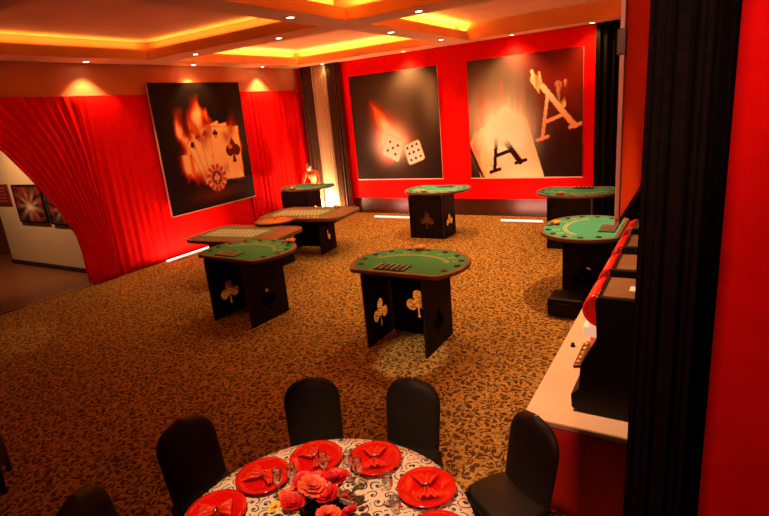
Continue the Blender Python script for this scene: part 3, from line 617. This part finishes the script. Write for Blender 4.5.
place('black covered chair on the left side of the round table', 170, 1.08, c0)
place('black covered chair on the right of the round table, beside the pale counter', 55, 1.17, c0)
place('black covered chair in the bottom left, only its rounded top in view', 203, 1.12, c0)
dup(c0, (-5.22, 1.42, 0), math.radians(60), 'black covered chair at the left edge of the photo')

SET = [(161, .62), (129, .62), (93, .63), (54, .65), (193, .64), (21, .64)]
SL = ['second from the left', 'left of the top middle', 'right of the top middle', 'on the right, below the one with a folded napkin', 'furthest left', 'furthest right at the bottom edge']
SL = ['on the left of the flowers, under a clear glass', 'at the top, just left of the table middle', 'at the top, just right of the table middle', 'on the right with a rolled napkin across it', 'at the bottom left, cut by the photo edge', 'at the bottom right, cut by the photo edge']
pl0 = None
for i, (a, r) in enumerate(SET):
    a = math.radians(a); x, y = TC[0]+r*cos(a), TC[1]+r*sin(a)
    lab = 'round red glossy plate '+SL[i]
    if pl0 is None:
        pl0 = MB().lathe([(.0, .002), (.09, .0), (.115, .006), (.150, .026), (.184, .036), (.183, .041), (.15, .033), (.112, .013), (.09, .007), (0, .006)], 48, caps=False).build('charger_plate', redpl_m); o = pl0; o.scale = (.93, .93, .93)
    else: o = pl0.copy(); COL.objects.link(o)
    o.location = (x, y, .7535); tag(o, lab, 'plate', 'red plates on the round table')
    # folded satin napkin: a fan gathered in a silver ring
    n = thing('folded_napkin', 'folded red napkin on the plate '+SL[i].replace(', under a clear glass', '').replace(', cut by the photo edge', ' edge').replace(' with a rolled napkin across it', ' of the table'), 'napkin', (x, y, .764), a+(.5 if i != 3 else 1.15), 'red napkins on the plates')
    def fan(u, v, s=1):
        wv = .016+.085*v**.8; return (s*(.012+.095*v), wv*.85*(2*u-1), .012+.012*sin(u*PI*7)*(1-.3*v)+.012*(1-(2*u-1)**2)+.012*sin(v*PI))
    mb = MB(); mb.grid(fan, 28, 8); mb.grid(lambda u, v: tuple(fan(u, v*.8, -1)), 28, 8, flip=True); mb.build('cloth', nap_m, n, solid=.003)
    MB().tube([(.0, .026*cos(q), .022+.020*sin(q)) for q in [2*PI*k/20 for k in range(21)]], .005, 6).build('napkin_ring', metal_m, n)
gl0 = None
GP = [(162, .40, 'in front of the left plate'), (150, .38, 'beside the other glass in front of the left plate'), (122, .42, 'in front of the plate at the top left of the middle'), (90, .40, 'in front of the plate right of the top middle'), (56, .42, 'in front of the right-hand plate'), (101, .43, 'between the two top plates'), (30, .42, 'by the bottom right plate')]
for a, r, l in GP:
    a = math.radians(a); loc = (TC[0]+r*cos(a), TC[1]+r*sin(a), .7535)
    if gl0 is None:
        g = thing('champagne_glass', 'clear stemmed glass '+l, 'glass', loc, 0, 'stemmed glasses on the round table'); gl0 = g
        MB().lathe([(.032, 0), (.032, .002), (.006, .006), (.0035, .02), (.0035, .085), (.006, .095)], 20).build('stem', glass_m, g)
        MB().lathe([(.004, .095), (.020, .105), (.030, .13), (.031, .16), (.026, .195), (.0245, .195), (.029, .16), (.028, .13), (.018, .108), (0, .099)], 24, caps=False).build('bowl', glass_m, g)
    else: dup(gl0, loc, 0, 'clear stemmed glass '+l)
# centrepiece of flowers
t = thing('flower_centrepiece', 'centrepiece of red, coral and yellow flowers in a dark bowl on the round table', 'flowers', (TC[0], TC[1]+.06, .7535))
MB().lathe([(.08, 0), (.10, .01), (.13, .09), (.12, .09), (.09, .02), (0, .015)], 24, caps=False).build('bowl', blk_m, t)
def bloom(loc, R, m, lay, petals, cup, seed):
    rn = random.Random(seed); mb = MB()
    for l in range(lay):
        k = l/max(1, lay-1); n = max(4, int(petals*(1-.45*k))); up_ = cup+(1.35-cup)*k; pr = R*(1-.45*k)
        for p in range(n):
            a = 2*PI*(p+.5*l)/n+rn.uniform(-.1, .1); w = pr*2.4/n*1.25; e = up_+rn.uniform(-.12, .12)
            def pt(u, v):
                s = (2*u-1)*w*(.35+1.3*sin(PI*min(1, .15+v*.72)))/1.3; d = pr*v; ee = e*(1-.25*v); x = d*cos(ee); z = d*sin(ee)+.12*abs(2*u-1)**2*w
                return (x*cos(a)-s*sin(a), x*sin(a)+s*cos(a), z)
            mb.grid(pt, 4, 5)
    o = mb.build('bloom', m, t); o.location = loc; o.rotation_euler = (rn.uniform(-.3, .1), rn.uniform(-.3, .3), rn.uniform(0, 6)); return o
B = [((-.02, .16, .17), .080, pet1, 4, 7, .5), ((-.13, .13, .15), .062, pet1, 4, 7, .4), ((-.22, .08, .12), .06, pet2, 3, 7, .5), ((-.16, .05, .18), .07, pet1, 4, 7, .5), ((-.08, .02, .20), .085, pet2, 4, 16, .35), ((-.25, .0, .10), .055, pet2, 3, 7, .4),
     ((-.21, .16, .10), .05, pet2, 3, 6, .5), ((-.10, .19, .13), .055, pet1, 3, 7, .5), ((.02, .03, .17), .07, pet1, 4, 7, .5), ((-.27, -.09, .09), .04, pet3, 2, 8, .3), ((.08, -.06, .14), .07, pet2, 4, 12, .4), ((-.12, -.10, .17), .07, pet1, 4, 7, .5), ((.14, .04, .1), .05, pet1, 3, 7, .5)]
for i, b in enumerate(B): bloom(*b, seed=i+3)
rn = random.Random(5); mb = MB()
for k in range(34):
    a = rn.uniform(0, 2*PI); r = rn.uniform(.08, .2); L = .07; z = .09; e = rn.uniform(-.1, .6)
    mb.grid(lambda u, v: ((r+L*v*cos(e))*cos(a)-(2*u-1)*.018*sin(PI*v)*sin(a), (r+L*v*cos(e))*sin(a)+(2*u-1)*.018*sin(PI*v)*cos(a), z+L*v*sin(e)-.01*v*v), 2, 4)
mb.build('leaf', leaf_m, t)['kind'] = 'stuff'
rb = MB().grid(lambda u, v: (.03+.10*u, .12+.02*sin(u*6), .085+.035*v), 16, 2).build('ribbon', mat('ribbon_red', (.7, .05, .02), .4), t, solid=.002)
q = MB()
for k in range(7): q.box(.035+.014*k, .041+.014*k, .095, .10, .085, .12)
q.build('ribbon_stripe', wht_m, rb)

# ------------------------------------------------------------------ people at the tables
def person(label, loc, rz, lean, reach, top):
    """standing figure bending forward over a table; local -y is forward"""
    t = thing('person', label, 'person', loc, rz)
    hip = Vector((0, .0, .92)); d = Vector((0, -sin(lean), cos(lean))); ch = hip+d*.32; nk = hip+d*.50; hd = nk+Vector((0, -sin(lean+.25), cos(lean+.25)))*.13
    V = [hip, hip+d*.16, ch, nk-d*.02, nk+d*.05, hd-Vector((0, 0, .0))]; E = [(0, 1), (1, 2), (2, 3), (3, 4), (4, 5)]; R = [(.15, .11), (.135, .10), (.16, .11), (.09, .075), (.055, .055), (.06, .065)]
    def chain(root, pts, rs):
        p = root
        for q, r in zip(pts, rs): V.append(Vector(q)); R.append((r, r)); E.append((p, len(V)-1)); p = len(V)-1
        return p
    hands = []
    for s in (-1, 1):
        sh = nk-d*.06+Vector((s*.19, 0, 0)); el = sh+Vector((s*.05, -.14, -.24)); wr = sh+Vector((s*-.02, -reach, -.36)); hands.append(wr)
        chain(3, [sh, el, wr], [.058, .045, .028])
        chain(0, [hip+Vector((s*.10, 0, -.06)), (s*.11, -.03, .50), (s*.11, .01, .09)], [.095, .065, .042])
        chain(len(V)-1, [(s*.12, -.13, .035)], [.035])
    me = bpy.data.meshes.new('body'); me.from_pydata(V, E, []); o = bpy.data.objects.new('body', me); COL.objects.link(o); o.parent = t
    o.modifiers.new('skin', 'SKIN'); sv = me.skin_vertices[0].data
    for i, r in enumerate(R): sv[i].radius = r; sv[i].use_root = (i == 0)
    o.modifiers.new('sub', 'SUBSURF').render_levels = 2; o.modifiers['sub'].levels = 1; me.materials.append(top)
    hc = hd+Vector((0, -.03, .06))
    def skull(u, v):
        a = 2*PI*u; b = PI*(v-.5); x = .075*cos(b)*cos(a); y = .095*cos(b)*sin(a); z = .12*sin(b)
        if y < 0: z2 = z; x *= 1-.12*max(0, -z/.12); y -= .018*math.exp(-((z+.01)/.02)**2-(x/.018)**2); y += .008*math.exp(-((z-.02)/.012)**2)*(abs(x) > .015)
        return (hc.x+x, hc.y+y, hc.z+z)
    MB().grid(skull, 28, 20).build('head', skin_m, t)
    MB().grid(lambda u, v: (hc.x+.083*cos(2*PI*u)*cos(PI/2*v), hc.y+.018+.095*sin(2*PI*u)*cos(PI/2*v), hc.z+.01+.122*sin(PI/2*v)), 24, 10).build('hair', hair_m, t, solid=.012)
    for k, wr in enumerate(hands):
        m = MB(); m.tube([wr, wr+Vector((0, -.05, -.01)), wr+Vector((0, -.09, -.015))], [.028, .036, .030], 8)
        for j, L in enumerate((.062, .075, .07, .055)): b = wr+Vector((-.03+.02*j, -.085, -.012)); m.tube([b, b+Vector((0, -L*.5, -.005)), b+Vector((0, -L, -.025))], [.009, .008, .006], 6)
        sg = 1 if k == 0 else -1; b = wr+Vector((sg*.03, -.03, -.01)); m.tube([b, b+Vector((sg*.025, -.03, -.01)), b+Vector((sg*.025, -.06, -.02))], [.011, .009, .007], 6)
        m.build('hand', skin_m, t)
    return t
person('person with dark hair in an orange top bending towards the far corner table', (-9.82, 12.42, 0), math.radians(12), .55, .22, orange_m)
